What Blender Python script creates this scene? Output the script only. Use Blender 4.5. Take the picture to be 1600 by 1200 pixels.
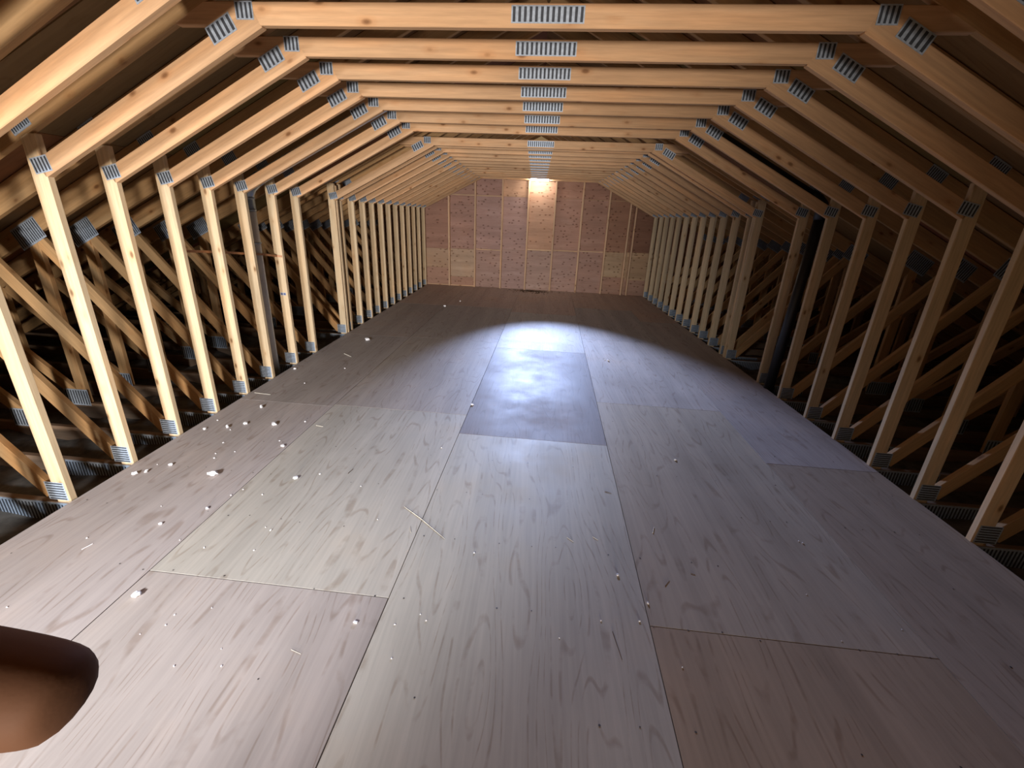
import bpy, bmesh, math, random
from mathutils import Vector, Matrix, noise

random.seed(7)
S = bpy.context.scene
COL = S.collection
for o in list(bpy.data.objects):
    bpy.data.objects.remove(o)

# ------------------------------------------------------------------ camera, world, lights, exposure
F_PX = 691.299
CAM_H = 1.6536
FW = Vector((-0.03455982, 0.93453658, -0.35418497))
RT = Vector((0.99779289, 0.05237124, 0.04082414))
UP = Vector((-0.05670076, 0.35199237, 0.9342839))
CAM = Vector((0, 0, CAM_H))
cd = bpy.data.cameras.new('camera')
cam = bpy.data.objects.new('camera', cd)
COL.objects.link(cam)
cd.sensor_fit = 'HORIZONTAL'
cd.sensor_width = 36.0
cd.lens = 36.0 * F_PX / 1600.0
cd.clip_start = 0.01
cd.clip_end = 200
M = Matrix((RT, UP, -FW)).transposed().to_4x4()
M.translation = CAM
cam.matrix_world = M
S.camera = cam

S.view_settings.view_transform = 'Standard'
S.view_settings.look = 'None'
S.view_settings.gamma = 1.0
S.view_settings.use_curve_mapping = False
S.view_settings.exposure = 0.0

W = bpy.data.worlds.new('world')
S.world = W
W.use_nodes = True
bg = W.node_tree.nodes['Background']
bg.inputs[0].default_value = (1.0, 0.66, 0.32, 1)
bg.inputs[1].default_value = 0.22

SK = -0.048
FLOOR_L, FLOOR_R = -2.607, 2.622
TY = [1.95, 2.376, 2.79, 3.212, 3.64, 4.07, 4.558, 5.023, 5.965, 6.156, 6.59, 7.015, 7.413, 7.838,
      8.25, 8.685, 9.117, 9.535, 9.954, 10.373, 10.839]
WALL_Y = 10.842


def spot(name, loc, aim, power, color, angle, blend, size):
    l = bpy.data.lights.new(name, 'SPOT')
    l.energy = power
    l.color = color
    l.spot_size = math.radians(angle)
    l.spot_blend = blend
    l.shadow_soft_size = size
    o = bpy.data.objects.new(name, l)
    COL.objects.link(o)
    o.location = loc
    o.rotation_euler = (Vector(aim) - Vector(loc)).to_track_quat('-Z', 'Y').to_euler()
    return o


# unseen spot added by the far gable to throw a cool pool on the floor
spot('far_pool_spot', (0.05, 10.1, 2.36), (0.5, 4.2, 0.0), 3000, (0.46, 0.60, 1.0), 42, 0.85, 0.06)
# unseen warm spot added behind the camera to light the left posts and joists
spot('rear_warm_fill', (0.4, -6.5, 0.6), (-4.0, 10.5, 1.7), 4200, (1.0, 0.90, 0.81), 52, 1.0, 0.4)
# unseen cool spot added to brighten the near left of the floor
spot('near_floor_fill', (-1.9, -1.6, 1.7), (-1.55, 3.4, 0.15), 1450, (0.88, 0.93, 1.0), 64, 1.0, 0.2)


# ------------------------------------------------------------------ materials
class NT:
    def __init__(self, name):
        self.m = bpy.data.materials.new(name)
        self.m.use_nodes = True
        self.t = self.m.node_tree
        self.t.nodes.clear()
        self.out = self.n('ShaderNodeOutputMaterial')
        self.b = self.n('ShaderNodeBsdfPrincipled')
        self.l(self.b.outputs[0], self.out.inputs[0])

    def n(self, typ, **kw):
        n = self.t.nodes.new(typ)
        for k, v in kw.items():
            setattr(n, k, v)
        return n

    def l(self, a, b):
        self.t.links.new(a, b)

    def set(self, node, i, v):
        if hasattr(v, 'links'):
            self.l(v, node.inputs[i])
        else:
            node.inputs[i].default_value = v

    def math(self, op, a, b=0.0, c=0.0):
        n = self.n('ShaderNodeMath', operation=op)
        for i, v in enumerate((a, b, c)):
            self.set(n, i, v)
        return n.outputs[0]

    def vmath(self, op, a, b):
        n = self.n('ShaderNodeVectorMath', operation=op)
        self.set(n, 0, a)
        self.set(n, 1, b)
        return n.outputs[0]

    def noise(self, vec, scale, detail=3, rough=0.5):
        n = self.n('ShaderNodeTexNoise')
        self.l(vec, n.inputs['Vector'])
        n.inputs['Scale'].default_value = scale
        n.inputs['Detail'].default_value = detail
        n.inputs['Roughness'].default_value = rough
        return n.outputs[0]

    def ramp(self, fac, a, b, lo=0.0, hi=1.0):
        n = self.n('ShaderNodeMapRange')
        n.clamp = True
        self.set(n, 0, fac)
        n.inputs[1].default_value = a
        n.inputs[2].default_value = b
        n.inputs[3].default_value = lo
        n.inputs[4].default_value = hi
        return n.outputs[0]

    def mix(self, fac, a, b, mode='MIX'):
        n = self.n('ShaderNodeMix', data_type='RGBA', blend_type=mode)
        self.set(n, 0, fac)
        self.set(n, 6, a)
        self.set(n, 7, b)
        return n.outputs[2]

    def bump(self, h, strength, dist=0.002):
        n = self.n('ShaderNodeBump')
        n.inputs['Strength'].default_value = strength
        n.inputs['Distance'].default_value = dist
        self.l(h, n.inputs['Height'])
        self.l(n.outputs[0], self.b.inputs['Normal'])


def rgba(c):
    return (c[0], c[1], c[2], 1.0)


def wood_mat(name, rough=0.65, knots=True, spec=0.15):
    """board with its grain along local X; tint from the object's colour"""
    k = NT(name)
    tc = k.n('ShaderNodeTexCoord')
    oi = k.n('ShaderNodeObjectInfo')
    rnd = k.math('MULTIPLY', oi.outputs['Random'], 57.0)
    cmb = k.n('ShaderNodeCombineXYZ')
    k.l(rnd, cmb.inputs[0]); k.l(rnd, cmb.inputs[1]); k.l(rnd, cmb.inputs[2])
    base = k.vmath('ADD', tc.outputs['Object'], cmb.outputs[0])
    g1 = k.noise(k.vmath('MULTIPLY', base, (1.2, 22, 22)), 3.0, 4, 0.6)
    g2 = k.noise(k.vmath('MULTIPLY', base, (0.6, 5, 5)), 2.0, 2)
    tint = k.math('MULTIPLY_ADD', oi.outputs['Random'], 0.24, 0.88)
    val = k.math('MULTIPLY', k.ramp(g1, 0.3, 0.7, 0.84, 1.12), k.ramp(g2, 0.3, 0.7, 0.88, 1.1))
    val = k.math('MULTIPLY', val, tint)
    col = k.mix(1.0, oi.outputs['Color'], k.n('ShaderNodeRGB').outputs[0], 'MIX')
    n = k.n('ShaderNodeVectorMath', operation='SCALE')
    k.l(oi.outputs['Color'], n.inputs[0]); k.l(val, n.inputs['Scale'])
    col = n.outputs[0]
    # hue drift: some streaks redder
    red = k.vmath('MULTIPLY', col, (1.0, 0.82, 0.66))
    col = k.mix(k.ramp(g2, 0.5, 0.75, 0.0, 0.55), col, red)
    if knots:
        v = k.n('ShaderNodeTexVoronoi')
        k.l(k.vmath('MULTIPLY', base, (5.5, 11, 11)), v.inputs['Vector'])
        v.inputs['Scale'].default_value = 1.0
        gate = k.math('GREATER_THAN', v.outputs['Color'], 0.5)
        kn = k.math('MULTIPLY', k.ramp(v.outputs['Distance'], 0.07, 0.17, 0.7, 0.0), gate)
        halo = k.math('MULTIPLY', k.ramp(v.outputs['Distance'], 0.10, 0.34, 0.4, 0.0), gate)
        col = k.mix(halo, col, k.vmath('MULTIPLY', col, (0.8, 0.6, 0.42)))
        col = k.mix(kn, col, (0.12, 0.045, 0.015, 1))
    k.l(col, k.b.inputs['Base Color'])
    k.b.inputs['Roughness'].default_value = rough
    k.b.inputs['Specular IOR Level'].default_value = spec
    k.bump(g1, 0.25, 0.001)
    return k.m


def ply_mat(name, axis=1, rough=0.56, line=0.55, dirt=True, knots=False, spec=0.2, k_lines=44.0):
    """plywood face veneer: contour-line grain along the given local axis; tint from object colour"""
    k = NT(name)
    tc = k.n('ShaderNodeTexCoord')
    oi = k.n('ShaderNodeObjectInfo')
    rnd = k.math('MULTIPLY', oi.outputs['Random'], 91.0)
    cmb = k.n('ShaderNodeCombineXYZ')
    for i in range(3):
        k.l(rnd, cmb.inputs[i])
    P = k.vmath('ADD', tc.outputs['Object'], cmb.outputs[0])
    sc = [3.0, 3.0, 3.0]
    sc[axis] = 0.42
    f = k.noise(k.vmath('MULTIPLY', P, tuple(sc)), 1.0, 2, 0.45)
    s = k.math('SINE', k.math('MULTIPLY', f, k_lines * 3.0))
    wob = k.noise(P, 9.0, 3)
    ln = k.math('MULTIPLY', k.ramp(s, 0.72, 1.0, 0.0, 1.0), k.ramp(wob, 0.40, 0.60, 0.0, line))
    sc2 = [60, 60, 60]
    sc2[axis] = 2.0
    fine = k.noise(k.vmath('MULTIPLY', P, tuple(sc2)), 1.0, 2)
    sc3 = [7, 7, 7]
    sc3[axis] = 0.25
    band = k.noise(k.vmath('MULTIPLY', P, tuple(sc3)), 1.0, 1)
    patch = k.noise(P, 1.6, 4, 0.6)
    val = k.math('MULTIPLY', k.ramp(fine, 0.3, 0.7, 0.93, 1.06), k.ramp(band, 0.3, 0.7, 0.90, 1.08))
    val = k.math('MULTIPLY', val, k.ramp(patch, 0.3, 0.7, 0.93, 1.05))
    n = k.n('ShaderNodeVectorMath', operation='SCALE')
    k.l(oi.outputs['Color'], n.inputs[0]); k.l(val, n.inputs['Scale'])
    col = n.outputs[0]
    col = k.mix(k.ramp(patch, 0.52, 0.75, 0.0, 0.45), col, k.vmath('MULTIPLY', col, (1.02, 0.9, 0.78)))
    col = k.mix(ln, col, k.vmath('MULTIPLY', col, (0.60, 0.51, 0.44)))
    if knots:
        v = k.n('ShaderNodeTexVoronoi', voronoi_dimensions='2D')
        sp = k.n('ShaderNodeSeparateXYZ')
        k.l(k.vmath('MULTIPLY', P, (4.6, 1.0, 7.5)), sp.inputs[0])
        cb = k.n('ShaderNodeCombineXYZ')
        k.l(sp.outputs[0], cb.inputs[0]); k.l(sp.outputs[2], cb.inputs[1])
        k.l(cb.outputs[0], v.inputs['Vector'])
        v.inputs['Scale'].default_value = 2.3
        gate = k.math('GREATER_THAN', v.outputs['Color'], 0.68)
        kn = k.math('MULTIPLY', k.ramp(v.outputs['Distance'], 0.10, 0.34, 0.75, 0.0), gate)
        pale = k.ramp(k.noise(k.vmath('MULTIPLY', P, (1.5, 1.5, 6.0)), 1.0, 3), 0.52, 0.66, 0.0, 0.4)
        col = k.mix(pale, col, k.vmath('MULTIPLY', col, (1.25, 1.35, 1.4)))
        col = k.mix(kn, col, k.vmath('MULTIPLY', col, (0.3, 0.2, 0.16)))
    k.l(col, k.b.inputs['Base Color'])
    if dirt:
        k.l(k.ramp(patch, 0.3, 0.7, rough - 0.08, rough + 0.12), k.b.inputs['Roughness'])
    else:
        k.b.inputs['Roughness'].default_value = rough
    k.b.inputs['Specular IOR Level'].default_value = spec
    k.bump(k.math('SUBTRACT', fine, ln), 0.2, 0.001)
    return k.m


def plain_mat(name, col, rough=0.6, metal=0.0, spec=0.4, var=0.15, scale=30.0, bump=0.0):
    k = NT(name)
    tc = k.n('ShaderNodeTexCoord')
    nz = k.noise(tc.outputs['Object'], scale, 4, 0.6)
    c = k.mix(k.ramp(nz, 0.3, 0.7), rgba([x * (1 - var) for x in col]), rgba([min(1, x * (1 + var)) for x in col]))
    k.l(c, k.b.inputs['Base Color'])
    k.b.inputs['Roughness'].default_value = rough
    k.b.inputs['Metallic'].default_value = metal
    k.b.inputs['Specular IOR Level'].default_value = spec
    if bump:
        k.bump(nz, bump, 0.01)
    return k.m


WOOD = wood_mat('pine_lumber')
FLOORPLY = ply_mat('floor_plywood')
WALLPLY = ply_mat('wall_plywood', axis=0, rough=0.75, line=0.35, dirt=False, knots=True, spec=0.2)
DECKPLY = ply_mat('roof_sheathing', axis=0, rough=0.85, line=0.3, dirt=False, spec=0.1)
GALV = plain_mat('galvanised_plate', (0.40, 0.47, 0.56), 0.42, 0.25, 0.5, 0.2, 60)
SLOT = plain_mat('plate_slot_shadow', (0.055, 0.062, 0.075), 0.6, 0.3, 0.3, 0.2, 60)
DUCT = plain_mat('duct_metal', (0.78, 0.84, 0.90), 0.35, 0.0, 0.5, 0.08, 8)
COLLAR = plain_mat('duct_collar_metal', (0.36, 0.41, 0.46), 0.35, 0.7, 0.5, 0.15, 20)
ABS = plain_mat('black_abs', (0.012, 0.013, 0.014), 0.42, 0.0, 0.5, 0.1, 10)
WHITE = plain_mat('white_foam', (0.80, 0.79, 0.80), 0.8, 0, 0.3, 0.1, 80)
STRAW = plain_mat('pale_splinter', (0.60, 0.565, 0.48), 0.7, 0, 0.3, 0.15, 60)
DARKCHIP = plain_mat('dark_splinter', (0.10, 0.06, 0.035), 0.8, 0, 0.2, 0.3, 60)
NAILM = plain_mat('nail_steel', (0.10, 0.09, 0.085), 0.5, 0.5, 0.4, 0.2, 60)
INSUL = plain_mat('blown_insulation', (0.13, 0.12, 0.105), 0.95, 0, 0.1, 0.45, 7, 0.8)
BROWN = plain_mat('brown_strap', (0.36, 0.17, 0.08), 0.5, 0.2, 0.4, 0.15, 30)
PORC = plain_mat('porcelain', (0.75, 0.74, 0.70), 0.3, 0, 0.5, 0.05, 20)
SKIN = plain_mat('skin', (0.13, 0.062, 0.034), 0.7, 0, 0.15, 0.04, 140, 0.02)
NAILSKIN = plain_mat('fingernail', (0.42, 0.24, 0.17), 0.35, 0, 0.5, 0.05, 60)
TAGM = plain_mat('tag_ink', (0.10, 0.12, 0.22), 0.7, 0, 0.3, 0.2, 90)
TAGP = plain_mat('tag_paper', (0.45, 0.46, 0.50), 0.7, 0, 0.3, 0.1, 90)


def glow_mat(name, col, strength):
    k = NT(name)
    k.b.inputs['Base Color'].default_value = rgba(col)
    k.b.inputs['Emission Color'].default_value = rgba(col)
    k.b.inputs['Emission Strength'].default_value = strength
    return k.m


BULBM = glow_mat('bulb_glow', (1.0, 0.95, 0.88), 120)
DAYM = glow_mat('daylight_gap', (0.95, 0.98, 1.0), 3)

PINE = (0.62, 0.475, 0.30, 1)      # posts
PINE_CH = (0.56, 0.35, 0.195, 1)   # chords
PINE_DK = (0.46, 0.285, 0.135, 1)  # webs and rafters


# ------------------------------------------------------------------ helpers
def link(name, me, mat=None, parent=None, color=None):
    o = bpy.data.objects.new(name, me)
    COL.objects.link(o)
    if mat is not None and me is not None and not me.materials:
        for m in (mat if isinstance(mat, (list, tuple)) else [mat]):
            me.materials.append(m)
    if parent is not None:
        o.parent = parent
    if color is not None:
        o.color = color
    return o


def tag(o, label, cat, group=None, kind=None):
    o['label'] = label
    o['category'] = cat
    if group:
        o['group'] = group
    if kind:
        o['kind'] = kind
    return o


def empty(name, loc=(0, 0, 0), rz=0.0):
    o = bpy.data.objects.new(name, None)
    o.empty_display_size = 0.2
    COL.objects.link(o)
    o.location = loc
    o.rotation_euler = (0, 0, rz)
    return o


def bm_box(bm, c, d, rot=None, mi=0):
    r = bmesh.ops.create_cube(bm, size=1.0)
    vs = r['verts']
    for v in vs:
        p = Vector((v.co.x * d[0], v.co.y * d[1], v.co.z * d[2]))
        if rot is not None:
            p = rot @ p
        v.co = p + Vector(c)
    for f in {f for v in vs for f in v.link_faces}:
        f.material_index = mi
    return vs


def finish(bm, name, smooth=False):
    me = bpy.data.meshes.new(name)
    bm.normal_update()
    bm.to_mesh(me)
    bm.free()
    if smooth:
        for p in me.polygons:
            p.use_smooth = True
    return me


_boards = {}


def board_mesh(L, w, t, bev=0.003):
    key = (round(L, 3), round(w, 3), round(t, 3))
    if key not in _boards:
        bm = bmesh.new()
        bm_box(bm, (0, 0, 0), (L, t, w))
        bmesh.ops.bevel(bm, geom=bm.edges[:], offset=bev, segments=1, affect='EDGES')
        _boards[key] = finish(bm, 'board')
    return _boards[key]


def member(name, parent, p0, p1, w, t=0.038, y=-0.019, color=PINE, mat=None):
    """board in the truss plane between centreline ends p0, p1 = (u, z)"""
    a, b = Vector((p0[0], 0, p0[1])), Vector((p1[0], 0, p1[1]))
    d = b - a
    o = link(name, board_mesh(d.length, w, t), mat or WOOD, parent, color)
    m = (a + b) / 2
    o.location = (m.x, y, m.z)
    o.rotation_euler = (0, -math.atan2(d.z, d.x), 0)
    return o


def lathe_rings(bm, rings, seg=20, cap=True, mi=0):
    """rings: list of (centre, axis-u, axis-v, radius)"""
    prev = None
    allr = []
    for c, u, v, r in rings:
        ring = [bm.verts.new(c + u * (r * math.cos(2 * math.pi * i / seg)) + v * (r * math.sin(2 * math.pi * i / seg)))
                for i in range(seg)]
        if prev:
            for i in range(seg):
                f = bm.faces.new((prev[i], prev[(i + 1) % seg], ring[(i + 1) % seg], ring[i]))
                f.material_index = mi
        prev = ring
        allr.append(ring)
    if cap:
        bm.faces.new(list(reversed(allr[0]))).material_index = mi
        bm.faces.new(allr[-1]).material_index = mi


def tube(bm, pts, radii, seg=20, mi=0):
    pts = [Vector(p) for p in pts]
    rings = []
    ref = Vector((0, 1, 0))
    for i, p in enumerate(pts):
        d = (pts[min(i + 1, len(pts) - 1)] - pts[max(i - 1, 0)]).normalized()
        r = ref if abs(d.dot(ref)) < 0.95 else Vector((1, 0, 0))
        u = d.cross(r).normalized()
        v = d.cross(u).normalized()
        rings.append((p, u, v, radii[i] if isinstance(radii, (list, tuple)) else radii))
    lathe_rings(bm, rings, seg, True, mi)
    bmesh.ops.recalc_face_normals(bm, faces=bm.faces[:])


# ------------------------------------------------------------------ floor
def panel_mesh(corners, z0, z1, gap=0.0015, bev=0.0004):
    """slab over four plan corners; returns mesh around its centre, and the centre"""
    cx = sum(c[0] for c in corners) / 4
    cy = sum(c[1] for c in corners) / 4
    bm = bmesh.new()
    lo, hi = [], []
    for x, y in corners:
        dx = gap if x < cx else -gap
        dy = gap if y < cy else -gap
        lo.append(bm.verts.new((x + dx - cx, y + dy - cy, z0)))
        hi.append(bm.verts.new((x + dx - cx, y + dy - cy, z1)))
    bm.faces.new(hi)
    bm.faces.new(list(reversed(lo)))
    for i in range(4):
        j = (i + 1) % 4
        bm.faces.new((lo[i], lo[j], hi[j], hi[i]))
    bmesh.ops.recalc_face_normals(bm, faces=bm.faces[:])
    bmesh.ops.bevel(bm, geom=[e for e in bm.edges if all(v.co.z > z1 - 1e-4 for v in e.verts)], offset=bev,
                    segments=1, affect='EDGES')
    return finish(bm, 'floor_panel'), (cx, cy)


floor = empty('floor')
floor['kind'] = 'structure'
floor['label'] = 'plywood sheet floor of the attic room'
SX = [lambda y: FLOOR_L, lambda y: -1.775 + 0.014 * y, lambda y: -0.622 + 0.030 * y, lambda y: 0.545 + 0.034 * y,
      lambda y: 1.745 + 0.025 * y, lambda y: FLOOR_R]
ENDS = [[-1.4, 1.0, 3.46, 5.9, 8.35, 10.97],
        [-0.95, 1.49, 3.50, 5.95, 8.4, 10.97],
        [-1.7, 0.7, 3.15, 5.69, 8.1, 10.97],
        [-1.0, 1.50, 4.03, 6.45, 8.9, 10.97],
        [-1.8, 0.62, 3.08, 5.5, 7.95, 10.97]]
TINTS = [[(.43, .36, .32), (.44, .38, .355), (.37, .32, .295), (.37, .31, .28), (.46, .34, .28)],
         [(.42, .36, .325), (.465, .42, .36), (.385, .33, .29), (.38, .33, .30), (.45, .335, .28)],
         [(.43, .38, .33), (.455, .415, .355), (.235, .195, .185), (.41, .37, .34), (.46, .34, .28)],
         [(.37, .28, .20), (.40, .335, .265), (.44, .38, .34), (.41, .36, .33), (.46, .34, .275)],
         [(.36, .28, .20), (.36, .285, .22), (.41, .35, .32), (.40, .34, .31), (.45, .33, .27)]]


def y_at(y0, x):
    return y0 + SK * x


for c in range(5):
    for r in range(5):
        ya, yb = ENDS[c][r], ENDS[c][r + 1]
        cs = []
        for y0, side in ((ya, 0), (ya, 1), (yb, 1), (yb, 0)):
            x = SX[c + side](y0)
            cs.append((x, y_at(y0, x)))
        me, ctr = panel_mesh(cs, -0.018, 0.0, 0.0032 if (c, r) == (1, 0) else 0.0019)
        o = link('floor_panel', me, FLOORPLY, floor, rgba(TINTS[c][r]))
        o.location = (ctr[0], ctr[1], random.uniform(-0.0003, 0.0))

bm = bmesh.new()
bm_box(bm, (0, 5.0, -0.30), (13.4, 13.2, 0.02))
link('dark_underlay', finish(bm, 'dark_underlay'), INSUL, floor)  # unseen dark slab, added so gaps between floor panels stay dark

# nail heads driven along the truss lines: tiny, joined
bm = bmesh.new()
for yk in [0.66, 1.09, 1.52] + TY[:8] + [5.5] + TY[8:14]:
    for i in range(36):
        if random.random() < 0.42:
            continue
        x = -2.52 + i * 0.143 + random.uniform(-0.03, 0.03)
        y = yk - 0.02 + SK * x + random.uniform(-0.012, 0.012)
        rr = random.uniform(0.003, 0.0048)
        bmesh.ops.create_circle(bm, cap_ends=True, segments=7, radius=rr,
                                matrix=Matrix.Translation((x, y, 0.0008)))
nails = link('floor_nails', finish(bm, 'floor_nails'), NAILM, floor)
nails['kind'] = 'stuff'

# dark dirt by the far wall: loose flakes nobody could count
bm = bmesh.new()
for i in range(260):
    x = random.gauss(-0.02, 0.22)
    y = y_at(WALL_Y, x) - 0.05 - abs(random.gauss(0, 0.18))
    s = random.uniform(0.006, 0.022)
    bm_box(bm, (x, y, 0.003), (s * 1.8, s, 0.005), Matrix.Rotation(random.uniform(0, 3.1), 3, 'Z'))
dirt = link('dirt_flakes', finish(bm, 'dirt_flakes'), DARKCHIP)
tag(dirt, 'dark dirt flakes on the floor against the far wall', 'dirt', None, 'stuff')

# ------------------------------------------------------------------ far wall
wall = empty('wall_back', (0, WALL_Y, 0), math.atan(SK))
wall['kind'] = 'structure'
wall['label'] = 'plywood-lined gable wall with exposed studs at the far end'
KX = 1.00115
STUDS = [-2.052, -1.431, -0.802, -0.205, 0.400, 1.013, 1.610, 2.085, 2.215]
STUD_C = (0.56, 0.37, 0.235, 1)
for x in STUDS:
    h = 3.25 - 0.505 * abs(x)
    o = link('stud', board_mesh(h, 0.089, 0.038), WOOD, wall, STUD_C)
    # board local X -> up, its wide face runs into the wall
    o.rotation_euler = (math.radians(90), -math.radians(90), 0)
    o.rotation_euler = Matrix(((0, 1, 0), (0, 0, 1), (1, 0, 0))).to_euler()
    o.location = (x * KX, 0.0445, h / 2)
edges = [-3.25] + STUDS[:7] + [2.15] + [3.25]
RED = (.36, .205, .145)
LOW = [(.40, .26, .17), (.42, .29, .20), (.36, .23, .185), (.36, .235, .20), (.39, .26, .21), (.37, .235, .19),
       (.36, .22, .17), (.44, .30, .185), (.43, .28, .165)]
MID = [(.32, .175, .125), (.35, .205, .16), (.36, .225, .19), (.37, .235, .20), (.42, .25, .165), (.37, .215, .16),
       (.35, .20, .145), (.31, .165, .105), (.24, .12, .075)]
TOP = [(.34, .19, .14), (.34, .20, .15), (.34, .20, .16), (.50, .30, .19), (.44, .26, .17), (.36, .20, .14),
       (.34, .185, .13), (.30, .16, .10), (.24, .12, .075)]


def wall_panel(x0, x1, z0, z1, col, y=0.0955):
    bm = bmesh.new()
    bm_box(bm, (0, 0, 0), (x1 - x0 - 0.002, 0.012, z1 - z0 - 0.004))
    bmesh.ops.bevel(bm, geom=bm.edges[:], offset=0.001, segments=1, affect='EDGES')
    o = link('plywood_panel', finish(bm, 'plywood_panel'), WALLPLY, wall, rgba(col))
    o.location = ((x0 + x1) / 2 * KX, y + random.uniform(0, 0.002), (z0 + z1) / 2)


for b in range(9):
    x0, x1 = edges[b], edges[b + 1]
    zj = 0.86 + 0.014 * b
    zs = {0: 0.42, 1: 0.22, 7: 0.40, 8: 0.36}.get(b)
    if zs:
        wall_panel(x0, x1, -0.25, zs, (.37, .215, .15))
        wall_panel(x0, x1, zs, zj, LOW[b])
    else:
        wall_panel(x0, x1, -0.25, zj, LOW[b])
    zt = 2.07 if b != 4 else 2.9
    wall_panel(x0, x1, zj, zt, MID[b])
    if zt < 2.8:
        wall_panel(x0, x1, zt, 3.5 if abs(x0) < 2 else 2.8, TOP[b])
for sg in (-1, 1):
    for x0, x1, zt in ((3.25, 4.47, 1.62), (4.47, 5.69, 1.0), (5.69, 6.9, 0.45)):
        a0, a1 = sorted((sg * x0, sg * x1))
        wall_panel(a0, a1, -0.4, 0.4, RED)
        wall_panel(a0, a1, 0.4, zt + 0.55, RED)
    # eave closure boards
for b, zb in ((2, 0.885), (4, 0.935), (5, 0.945), (6, 0.955), (1, 2.07), (2, 2.07)):
    x0, x1 = edges[b] + 0.02, edges[b + 1] - 0.02
    o = link('blocking', board_mesh(x1 - x0, 0.026, 0.03), WOOD, wall, STUD_C)
    o.location = ((x0 + x1) / 2 * KX, 0.072, zb)
# pale lower strip in the two left bays
for b in (0, 1):
    x0, x1 = max(edges[b], -2.66) + 0.02, edges[b + 1] - 0.02
    o = link('blocking', board_mesh(x1 - x0, 0.022, 0.03), WOOD, wall, STUD_C)
    o.location = ((x0 + x1) / 2 * KX, 0.072, 0.012)

# ------------------------------------------------------------------ roof deck
SL = 0.505
ANG = math.atan(SL)
RIDGE_Z = 1.95 + SL * 2.66
ceil = empty('ceiling')
ceil['kind'] = 'structure'
ceil['label'] = 'dark sheathing boards over the rafters'
pm = None
PL, PW = 1.62, 1.216
bm = bmesh.new()
bm_box(bm, (0, 0, 0), (PL - 0.006, PW - 0.005, 0.012))
deck_me = finish(bm, 'roof_panel')
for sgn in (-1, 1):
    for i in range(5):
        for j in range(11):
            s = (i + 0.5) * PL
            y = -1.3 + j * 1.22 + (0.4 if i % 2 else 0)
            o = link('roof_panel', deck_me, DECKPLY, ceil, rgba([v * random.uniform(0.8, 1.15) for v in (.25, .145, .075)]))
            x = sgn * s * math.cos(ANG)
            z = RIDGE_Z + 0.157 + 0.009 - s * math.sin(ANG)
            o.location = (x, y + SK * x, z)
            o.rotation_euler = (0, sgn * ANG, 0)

for sgn, nm in ((-1, 'wall_left'), (1, 'wall_right')):
    ew = empty(nm)
    ew['kind'] = 'structure'
    ew['label'] = 'eave closure boards low behind the ' + ('left' if sgn < 0 else 'right') + ' webs'
    bm = bmesh.new()
    bm_box(bm, (0, 0, 0), (0.02, 2.43, 0.75))
    em = finish(bm, 'eave_board')
    for j in range(5):
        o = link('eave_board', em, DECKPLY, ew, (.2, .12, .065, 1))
        y = -0.2 + j * 2.44
        o.location = (sgn * 6.62, y + SK * sgn * 6.62, 0.0)

# ------------------------------------------------------------------ trusses
_plates = {}


def plate_mesh(w, h, rows, vertical=False):
    """pressed nail plate: thin sheet (material 0) with punched slots (material 1); lies in local XZ, front at -Y"""
    key = (w, h, rows, vertical)
    if key in _plates:
        return _plates[key]
    bm = bmesh.new()
    bm_box(bm, (0, -0.001, 0), (w, 0.002, h))
    for i in range(rows):
        if vertical:
            x = -w / 2 + w * (i + 0.5) / rows
            bm_box(bm, (x, -0.0022, 0), (w / rows * 0.48, 0.0006, h * 0.84), None, 1)
        else:
            z = -h / 2 + h * (i + 0.5) / rows
            bm_box(bm, (0, -0.0022, z), (w * 0.88, 0.0006, h / rows * 0.48), None, 1)
    me = finish(bm, 'nail_plate')
    me.materials.append(GALV)
    me.materials.append(SLOT)
    _plates[key] = me
    return me


def plate(parent, u, z, w, h, rows, rot=0.0, vertical=False, y=-0.038):
    o = link('nail_plate', plate_mesh(w, h, rows, vertical), None, parent)
    o.location = (u, y, z)
    o.rotation_euler = (0, rot, 0)
    return o


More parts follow.
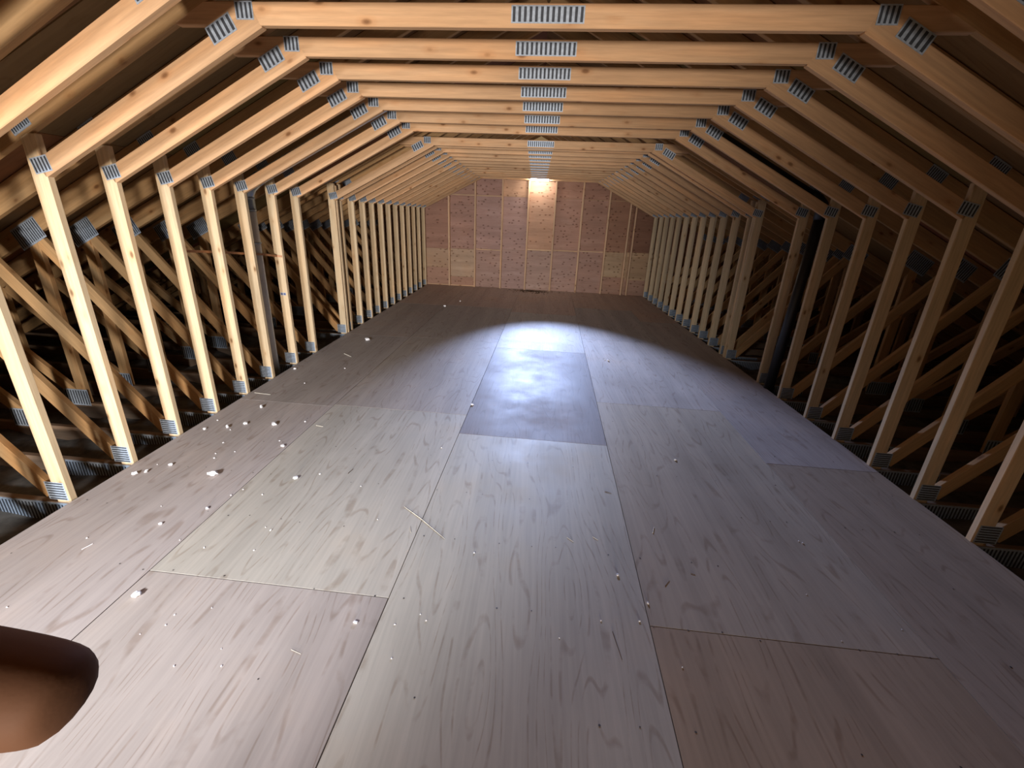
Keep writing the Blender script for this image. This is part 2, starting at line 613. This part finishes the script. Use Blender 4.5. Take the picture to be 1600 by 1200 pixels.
def make_truss(label, y, sister=False):
    t = empty('roof_truss', (0, y, 0), math.atan(SK))
    tag(t, label, 'roof truss', 'roof trusses along the attic')
    member('bottom_chord', t, (-6.6, -0.1385), (6.6, -0.1385), 0.235, color=(0.22, 0.15, 0.10, 1))
    a = ANG
    n = 0.0445
    for s in (-1, 1):
        member('post', t, (s * 2.66 * KX, -0.021), (s * 2.66 * KX, 1.955), 0.09, color=PINE)
        # sloped ceiling chord: lower edge from (2.615, 1.75) to (1.313, 2.41)
        nx, nz = math.sin(a) * n, math.cos(a) * n
        member('sloped_chord', t, (s * (2.625 + nx), 1.745 + nz), (s * (1.30 + nx), 2.414 + nz), 0.089, color=PINE_CH)
        # rafter
        rx, rz = math.sin(a) * 0.07, math.cos(a) * 0.07
        xo = 7.0
        member('rafter', t, (s * (0.0 + rx), RIDGE_Z + rz), (s * (xo + rx), RIDGE_Z - SL * xo + rz), 0.139, color=PINE_DK)
        member('web_diagonal', t, (s * 2.735, 0.035), (s * 3.83, 1.375), 0.089, color=PINE_DK, y=-0.0185)
        member('outer_post', t, (s * 3.845, -0.021), (s * 3.845, 1.355), 0.089, color=PINE_DK)
        member('outer_diagonal', t, (s * 3.90, 0.05), (s * 4.80, 0.86), 0.089, color=PINE_DK, y=-0.0185)
        member('outer_strut', t, (s * 4.86, -0.021), (s * 4.86, 0.855), 0.089, color=PINE_DK)
        # plates
        plate(t, s * 2.69, 0.058, 0.122, 0.118, 7)
        plate(t, s * 2.87, -0.105, 0.52, 0.16, 24, vertical=True)
        plate(t, s * 2.632, 1.808, 0.105, 0.078, 5, s * ANG - s * 0.25, vertical=True)
        plate(t, s * 2.70, 2.02, 0.13, 0.12, 8, s * ANG, vertical=True)
        plate(t, s * 1.50, 2.405, 0.14, 0.075, 5, s * ANG, vertical=True)
        plate(t, s * 1.375, 2.475, 0.085, 0.07, 4, 0.0, vertical=True, y=-0.0384)
        plate(t, s * 3.86, 1.38, 0.26, 0.16, 12, s * ANG, vertical=True)
        plate(t, s * 3.90, 0.03, 0.22, 0.15, 9, vertical=True)
    member('ceiling_joist', t, (-1.72, 2.4645), (1.72, 2.4645), 0.089, color=PINE_CH, y=-0.0189)
    plate(t, 0.0, 2.468, 0.315, 0.064, 13, vertical=True)
    if sister:
        o = member('sister_post', t, (-2.655, -0.021), (-2.655, 1.93), 0.088, color=PINE, y=0.0215)
        o = member('sister_post', t, (2.655, -0.021), (2.655, 1.93), 0.088, color=PINE, y=0.0215)
    return t


ORD = ['first', 'second', 'third', 'fourth', 'fifth', 'sixth', 'seventh', 'eighth', 'ninth', 'tenth', 'eleventh',
       'twelfth', 'thirteenth']
trusses = []
make_truss('roof truss overhead at the near end, closer of the two without visible posts', 1.09)
make_truss('roof truss overhead at the near end, farther of the two without visible posts', 1.52)
for i, y in enumerate(TY):
    if i == 0:
        lab = 'nearest pine roof truss whose left post foot shows on the floor edge'
    elif i < 8:
        extra = {5: ', before the grey duct', 6: ', behind the grey duct',
                 7: ', before the wide gap'}.get(i, '')
        lab = ORD[i] + ' pine roof truss from the near end' + extra
    else:
        extra = {8: ', with doubled posts', 19: ', next to last',
                 20: ', tight against the far wall'}.get(i, '')
        lab = ORD[i - 8] + ' pine roof truss past the wide gap' + extra
    t = make_truss(lab, y, sister=(i == 8))
    trusses.append(t)
# stapled tag on the seventh truss's left post
bm = bmesh.new()
bm_box(bm, (0, -0.0005, 0), (0.062, 0.001, 0.03))
bm_box(bm, (-0.016, -0.0014, 0), (0.024, 0.0008, 0.022), None, 1)
bm_box(bm, (0.016, -0.0014, 0), (0.024, 0.0008, 0.022), None, 1)
o = link('tag', finish(bm, 'tag'), [TAGP, TAGM], trusses[6])
o.location = (-2.668, -0.0382, 0.775)
o['label'] = 'small grey tag with two dark marks'

# ------------------------------------------------------------------ insulation outside the knee walls
for sgn, lab in ((-1, 'dark loose insulation between the joists outside the left posts'),
                 (1, 'dark loose insulation between the joists outside the right posts')):
    bm = bmesh.new()
    nx, ny = 26, 90
    g = {}
    for i in range(nx):
        for j in range(ny):
            x = sgn * (2.45 + 4.1 * i / (nx - 1))
            y = 0.3 + 10.42 * j / (ny - 1)
            z = -0.13 + 0.09 * noise.noise(Vector((x * 1.7, y * 1.7, 3 + sgn))) + 0.05 * noise.noise(Vector((x * 6, y * 6, 9)))
            g[i, j] = bm.verts.new((x, y + SK * x, min(z, -0.03) if i < 3 else z))
    for i in range(nx - 1):
        for j in range(ny - 1):
            bm.faces.new((g[i, j], g[i + 1, j], g[i + 1, j + 1], g[i, j + 1]))
    bmesh.ops.recalc_face_normals(bm, faces=bm.faces[:])
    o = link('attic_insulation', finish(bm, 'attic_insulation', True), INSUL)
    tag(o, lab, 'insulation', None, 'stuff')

# ------------------------------------------------------------------ grey duct (left), black vent pipe (right)
duct = empty('metal_duct', (-2.772, 4.45, 0))
tag(duct, 'grey round metal duct standing behind the left posts and bending up the roof', 'duct')
bm = bmesh.new()
tube(bm, [(-0.006, 0, -0.1), (-0.006, 0, 0.30), (0, 0, 1.62)], 0.0565, 28)
link('pipe', finish(bm, 'pipe', True), DUCT, duct)
bm = bmesh.new()
tube(bm, [(0, 0, 1.60), (0, 0, 1.70), (0, 0, 1.702), (0.005, 0, 1.76), (0.04, -0.002, 1.815), (0.10, -0.004, 1.865),
          (0.16, -0.006, 1.90)], [0.06, 0.06, 0.0605, 0.0605, 0.0605, 0.0605, 0.0605], 28)
link('elbow', finish(bm, 'elbow', True), COLLAR, duct)
bm = bmesh.new()
for z in (1.60, 1.705, 1.30):
    tube(bm, [(0, 0, z), (0, 0, z + 0.012)], 0.0625, 28)
link('seam_ring', finish(bm, 'seam_ring', True), COLLAR, duct)
bm = bmesh.new()
tube(bm, [(0.13, -0.005, 1.885), (0.40, -0.012, 2.022), (1.40, -0.05, 2.527), (1.75, -0.06, 2.70)], 0.0565, 28)
link('sloped_pipe', finish(bm, 'sloped_pipe', True), DUCT, duct)

vent = empty('vent_pipe', (2.70, 4.67, 0))
tag(vent, 'black plastic vent pipe standing behind the right posts and bending up the roof', 'pipe')
bm = bmesh.new()
tube(bm, [(-0.05, 0.02, -0.12), (-0.02, 0, 0.9), (0.005, 0, 1.76)], 0.05, 28)
link('pipe', finish(bm, 'pipe', True), ABS, vent)
bm = bmesh.new()
tube(bm, [(0.005, 0, 1.74), (0.005, 0, 1.82), (-0.015, 0.002, 1.875), (-0.06, 0.004, 1.915), (-0.14, 0.006, 1.955)],
     0.057, 28)
link('elbow', finish(bm, 'elbow', True), ABS, vent)
bm = bmesh.new()
tube(bm, [(-0.11, 0.005, 1.94), (-0.6, 0.03, 2.185), (-1.25, 0.06, 2.51), (-1.6, 0.07, 2.68)], 0.05, 28)
link('sloped_pipe', finish(bm, 'sloped_pipe', True), ABS, vent)

# thin brown strap across the left posts
bm = bmesh.new()
path = [(-2.735, 3.36, 1.305), (-2.718, 3.9, 1.255), (-2.7115, 4.36, 1.205), (-2.7085, 4.47, 1.195), (-2.668, 4.632, 1.168),
        (-2.622, 4.640, 1.166)]
prev = None
for p in path:
    p = Vector(p)
    ring = [bm.verts.new(p + Vector((dx, dy, dz))) for dx, dy, dz in
            ((-0.0012, -0.001, -0.010), (0.0012, -0.001, -0.010), (0.0012, 0.001, 0.010), (-0.0012, 0.001, 0.010))]
    if prev:
        for i in range(4):
            bm.faces.new((prev[i], prev[(i + 1) % 4], ring[(i + 1) % 4], ring[i]))
    else:
        bm.faces.new(ring)
    prev = ring
bm.faces.new(prev)
bmesh.ops.recalc_face_normals(bm, faces=bm.faces[:])
strap = link('hanger_strap', finish(bm, 'hanger_strap'), BROWN)
tag(strap, 'thin brown strap running level past the grey duct to a left post', 'strap')

# ------------------------------------------------------------------ lamp at the far wall
lamp = empty('tube_lamp', (0.015, WALL_Y - 0.16, 2.424))
tag(lamp, 'short bright tube lamp glowing below the last ceiling joist at the far wall', 'lamp')
lamp.rotation_euler = (0, 0, math.atan(SK))
bm = bmesh.new()
tube(bm, [(-0.20, 0, 0), (0.20, 0, 0)], 0.019, 16)
link('tube', finish(bm, 'tube', True), BULBM, lamp)
bm = bmesh.new()
for e in (-1, 1):
    tube(bm, [(e * 0.20, 0, 0), (e * 0.225, 0, 0)], 0.021, 16)
    bm_box(bm, (e * 0.212, 0, 0.03), (0.02, 0.03, 0.05))
bm_box(bm, (0, 0, 0.062), (0.45, 0.05, 0.03))
link('holder', finish(bm, 'holder'), PORC, lamp)

# daylight pinholes in the right roof slope
for (x, y, z, r), lab in (((3.88, 6.98, 1.552, 0.022), 'bright pinhole of daylight between the right rear posts, lower one'),
                          ((3.60, 6.99, 1.70, 0.013), 'faint pinhole of daylight between the right rear posts, upper one')):
    bm = bmesh.new()
    bmesh.ops.create_icosphere(bm, subdivisions=1, radius=r)
    o = link('daylight_gap', finish(bm, 'daylight_gap'), DAYM)
    o.location = (x, y, z)
    tag(o, lab, 'gap')


# ------------------------------------------------------------------ litter on the floor
def floor_pt(px, py):
    d = FW + RT * ((px - 800) / F_PX) - UP * ((py - 600) / F_PX)
    t = -CAM.z / d.z
    return CAM + d * t, t


_crumbs = []
for k in range(5):
    bm = bmesh.new()
    bmesh.ops.create_icosphere(bm, subdivisions=2, radius=1.0)
    for v in bm.verts:
        n = noise.noise(v.co * 1.4 + Vector((k * 7.1, 2.2, 0)))
        v.co *= 0.85 + 0.5 * n
        v.co.y *= 0.72
        v.co.z = v.co.z * 0.55
    lo = min(v.co.z for v in bm.verts)
    for v in bm.verts:
        v.co.z -= lo
    me = finish(bm, 'crumb')
    me.materials.append(WHITE)
    _crumbs.append(me)


def crumb(px, py, wpx, label, group=None, name='foam_crumb'):
    p, t = floor_pt(px, py)
    r = wpx * t / F_PX / 2
    o = link(name, random.choice(_crumbs))
    o.location = (p.x, p.y, -0.0004)
    o.scale = (r, r, r)
    o.rotation_euler = (0, 0, random.uniform(0, 6.28))
    tag(o, label, 'crumb', group)
    return o


BIG = [(214, 931, 17, 'largest white crumb, on the reddish panel at the lower left of the floor'),
       (334, 743, 15, 'fat white lump beside the long seam left of the middle of the floor'),
       (211, 741, 10, 'white crumb closest to the foot of the second left post'),
       (229, 738, 8, 'white crumb second from the left edge near the second left post'),
       (267, 727, 8, 'white crumb third from the left edge near the second left post'),
       (462, 748, 9, 'oblong white crumb alone right of the left long seam'),
       (251, 819, 7, 'white crumb with a dark shadow, left of the long seam near the front'),
       (324, 795, 7, 'white crumb lying right on the left long seam'),
       (442, 698, 8, 'white crumb on the left long seam, farther back'),
       (429, 664, 11, 'white crumb rightmost of the row across the left panel'),
       (384, 663, 9, 'white crumb second from right in the row across the left panel'),
       (356, 668, 8, 'white crumb third from right in the row across the left panel'),
       (320, 671, 6, 'white crumb leftmost in the row across the left panel'),
       (409, 637, 8, 'white crumb on the browner panel behind the row'),
       (461, 577, 6, 'white crumb by the foot of the sixth left post'),
       (574, 532, 10, 'large white crumb far back near the left floor edge'),
       (695, 479, 6, 'white crumb in the dim strip before the far wall'),
       (738, 633, 6, 'white crumb on the dark-stained middle panel edge'),
       (965, 899, 6, 'white crumb near the right long seam at the front'),
       (1012, 943, 5, 'white crumb just right of the right long seam at the front'),
       (1055, 719, 5, 'white crumb in the middle of the right panel'),
       (950, 564, 5, 'white crumb on the bluish panel right of the dark one')]
for x, y, w, lab in BIG:
    crumb(x, y, w, lab)
SMALL = [(281, 844), (136, 841), (252, 791), (319, 856), (11, 949), (380, 765), (361, 774), (273, 961), (259, 977),
         (219, 991), (346, 1014), (346, 1041), (272, 1041), (331, 950), (397, 860), (246, 726), (335, 716), (337, 709),
         (349, 692), (367, 706), (360, 672), (340, 657), (719, 471), (476, 599), (539, 576), (477, 659), (437, 689),
         (657, 960), (666, 970), (410, 773), (415, 824), (423, 829), (564, 760), (741, 864), (617, 976), (612, 1029),
         (999, 971), (939, 970), (874, 997), (1409, 984), (1254, 849), (1315, 1002), (1260, 929), (1248, 846), (945, 563),
         (500, 741), (590, 812), (690, 700), (1066, 1043)]
NTH = ['nearest', 'second nearest', 'third nearest', 'fourth nearest', 'fifth nearest', 'sixth nearest',
       'seventh nearest', 'eighth nearest', 'ninth nearest', 'tenth nearest', 'eleventh nearest', 'twelfth nearest',
       'thirteenth nearest', 'fourteenth nearest', 'fifteenth nearest', 'sixteenth nearest', 'seventeenth nearest',
       'eighteenth nearest', 'nineteenth nearest', 'twentieth nearest', 'twenty-first nearest', 'twenty-second nearest',
       'twenty-third nearest', 'twenty-fourth nearest']
STRIP = ['left edge', 'second', 'middle', 'fourth', 'right edge']
cnt = [0] * 5
for x, y in sorted(SMALL, key=lambda q: floor_pt(*q)[0].y):
    p = floor_pt(x, y)[0]
    c = max(i for i in range(5) if i == 0 or p.x > SX[i](p.y))
    crumb(x, y, random.uniform(2.2, 3.6), NTH[cnt[c]] + ' tiny pale speck on the ' + STRIP[c] + ' strip of floor panels',
          'tiny specks strewn over the floor', 'debris_speck')
    cnt[c] += 1
# short white cut piece
p, t = floor_pt(555.5, 973)
bm = bmesh.new()
bm_box(bm, (0, 0, 0.004), (0.018, 0.009, 0.008))
bmesh.ops.bevel(bm, geom=bm.edges[:], offset=0.0012, segments=1, affect='EDGES')
o = link('plastic_offcut', finish(bm, 'plastic_offcut'), WHITE)
o.location = (p.x, p.y, -0.0005)
o.rotation_euler = (0, 0, -0.2)
tag(o, 'small white rectangular offcut by the open seam at the front', 'offcut')


def sliver(pa, pb, width, mat, label, mid=None, name='wood_splinter', group=None):
    pts = [floor_pt(*pa)[0], floor_pt(*pb)[0]]
    if mid:
        pts.insert(1, floor_pt(*mid)[0])
    c = sum(pts, Vector()) / len(pts)
    pts = [p - c + Vector((0, 0, width * 0.35)) for p in pts]
    bm = bmesh.new()
    tube(bm, pts, [width * 0.3] + [width * 0.5] * (len(pts) - 2) + [width * 0.22], 6)
    o = link(name, finish(bm, name), mat)
    o.location = c
    tag(o, label, 'splinter', group)


sliver((632, 792), (695, 842), 0.004, STRAW, 'long pale bent splinter lying across the middle of the front floor', (657, 810))
sliver((455, 1015), (470, 1022), 0.003, STRAW, 'short pale splinter on the front left reddish panel')
sliver((128, 859), (145, 850), 0.006, WHITE, 'white stick-like scrap near the left edge of the floor')
sliver((398, 614), (423, 617), 0.008, STRAW, 'pale flat splinter by the foot of the fifth left post')
sliver((494, 665), (505, 667), 0.007, STRAW, 'small pale sliver on the second panel from left')
sliver((538, 553), (549, 558), 0.014, STRAW, 'pale sliver far back near the left floor edge')
sliver((957, 987), (972, 1031), 0.004, DARKCHIP, 'long dark splinter at the front beside the right long seam')
sliver((1039, 916), (1046, 907), 0.004, DARKCHIP, 'dark splinter on the front right panel, slanting up')
sliver((945, 768), (955, 771), 0.005, DARKCHIP, 'dark splinter close left of the right long seam')
sliver((1079, 896), (1086, 898), 0.004, DARKCHIP, 'short dark splinter lying level on the front right panel')
sliver((544, 740), (552, 733), 0.007, DARKCHIP, 'dark chip alone in the second panel from left')
sliver((1020, 833), (1022, 824), 0.007, STRAW, 'upright pale chip right of the right long seam')
sliver((926, 839), (934, 844), 0.004, STRAW, 'faint pale splinter in the middle panel, right one of two')
sliver((886, 840), (896, 847), 0.004, STRAW, 'faint pale splinter in the middle panel, left one of two')
sliver((642, 832), (641, 823), 0.004, STRAW, 'staple-like pale sliver by the long bent splinter')

# ------------------------------------------------------------------ the photographer's left hand, one finger before the lens
def cam_pt(x, y, d):
    return CAM + RT * x + UP * y + FW * d


def build_hand():
    chains = [
        # forearm, wrist, palm
        [((-0.235, -0.40, -0.25), 0.040), ((-0.205, -0.27, -0.16), 0.034), ((-0.180, -0.165, -0.085), 0.027),
         ((-0.172, -0.120, -0.050), 0.030), ((-0.165, -0.080, -0.015), 0.031)],
    ]
    fingers = [
        # the finger that shows in the picture
        [((-0.165, -0.062, -0.004), 0.0125), ((-0.150, -0.046, 0.022), 0.0105), ((-0.122, -0.040, 0.050), 0.0098),
         ((-0.096, -0.0432, 0.066), 0.0094), ((-0.0725, -0.0492, 0.070), 0.0080), ((-0.0690, -0.0502, 0.070), 0.0058)],
        [((-0.163, -0.085, 0.004), 0.012), ((-0.140, -0.090, 0.012), 0.0098), ((-0.116, -0.098, 0.000), 0.0088),
         ((-0.105, -0.104, -0.018), 0.0078), ((-0.110, -0.108, -0.032), 0.006)],
        [((-0.165, -0.102, -0.006), 0.0115), ((-0.142, -0.110, 0.000), 0.0094), ((-0.120, -0.118, -0.010), 0.0084),
         ((-0.110, -0.122, -0.026), 0.0075), ((-0.114, -0.125, -0.038), 0.006)],
        [((-0.168, -0.118, -0.022), 0.0105), ((-0.148, -0.128, -0.018), 0.0084), ((-0.131, -0.135, -0.026), 0.0074),
         ((-0.124, -0.138, -0.038), 0.0065), ((-0.126, -0.140, -0.046), 0.0052)],
        [((-0.174, -0.100, -0.058), 0.014), ((-0.158, -0.074, -0.070), 0.0115), ((-0.140, -0.052, -0.070), 0.0098),
         ((-0.122, -0.038, -0.062), 0.0078)],
    ]
    verts, edges, rad = [], [], []
    for ch in chains:
        for i, (p, r) in enumerate(ch):
            verts.append(cam_pt(*p)); rad.append(r)
            if i:
                edges.append((len(verts) - 2, len(verts) - 1))
    root = len(verts) - 1
    for fi, ch in enumerate(fingers):
        anchor = root if fi < 4 else root - 1
        for i, (p, r) in enumerate(ch):
            verts.append(cam_pt(*p)); rad.append(r)
            edges.append((anchor if i == 0 else len(verts) - 2, len(verts) - 1))
    org = cam_pt(*chains[0][2][0])
    me = bpy.data.meshes.new('hand')
    me.from_pydata([v - org for v in verts], edges, [])
    o = bpy.data.objects.new('hand', me)
    COL.objects.link(o)
    sm = o.modifiers.new('skin', 'SKIN')
    sm.use_smooth_shade = True
    for i, v in enumerate(me.skin_vertices[0].data):
        v.radius = (rad[i], rad[i])
        v.use_root = (i == 2)
    ss = o.modifiers.new('sub', 'SUBSURF')
    ss.levels = 2
    ss.render_levels = 2
    dg = bpy.context.evaluated_depsgraph_get()
    fin = bpy.data.meshes.new_from_object(o.evaluated_get(dg))
    o.modifiers.clear()
    o.data = fin
    fin.materials.clear()
    fin.materials.append(SKIN)
    for p in fin.polygons:
        p.use_smooth = True
    o.location = org
    tag(o, 'brown finger of a hand poking in at the lower left corner', 'hand')
    return o


build_hand()
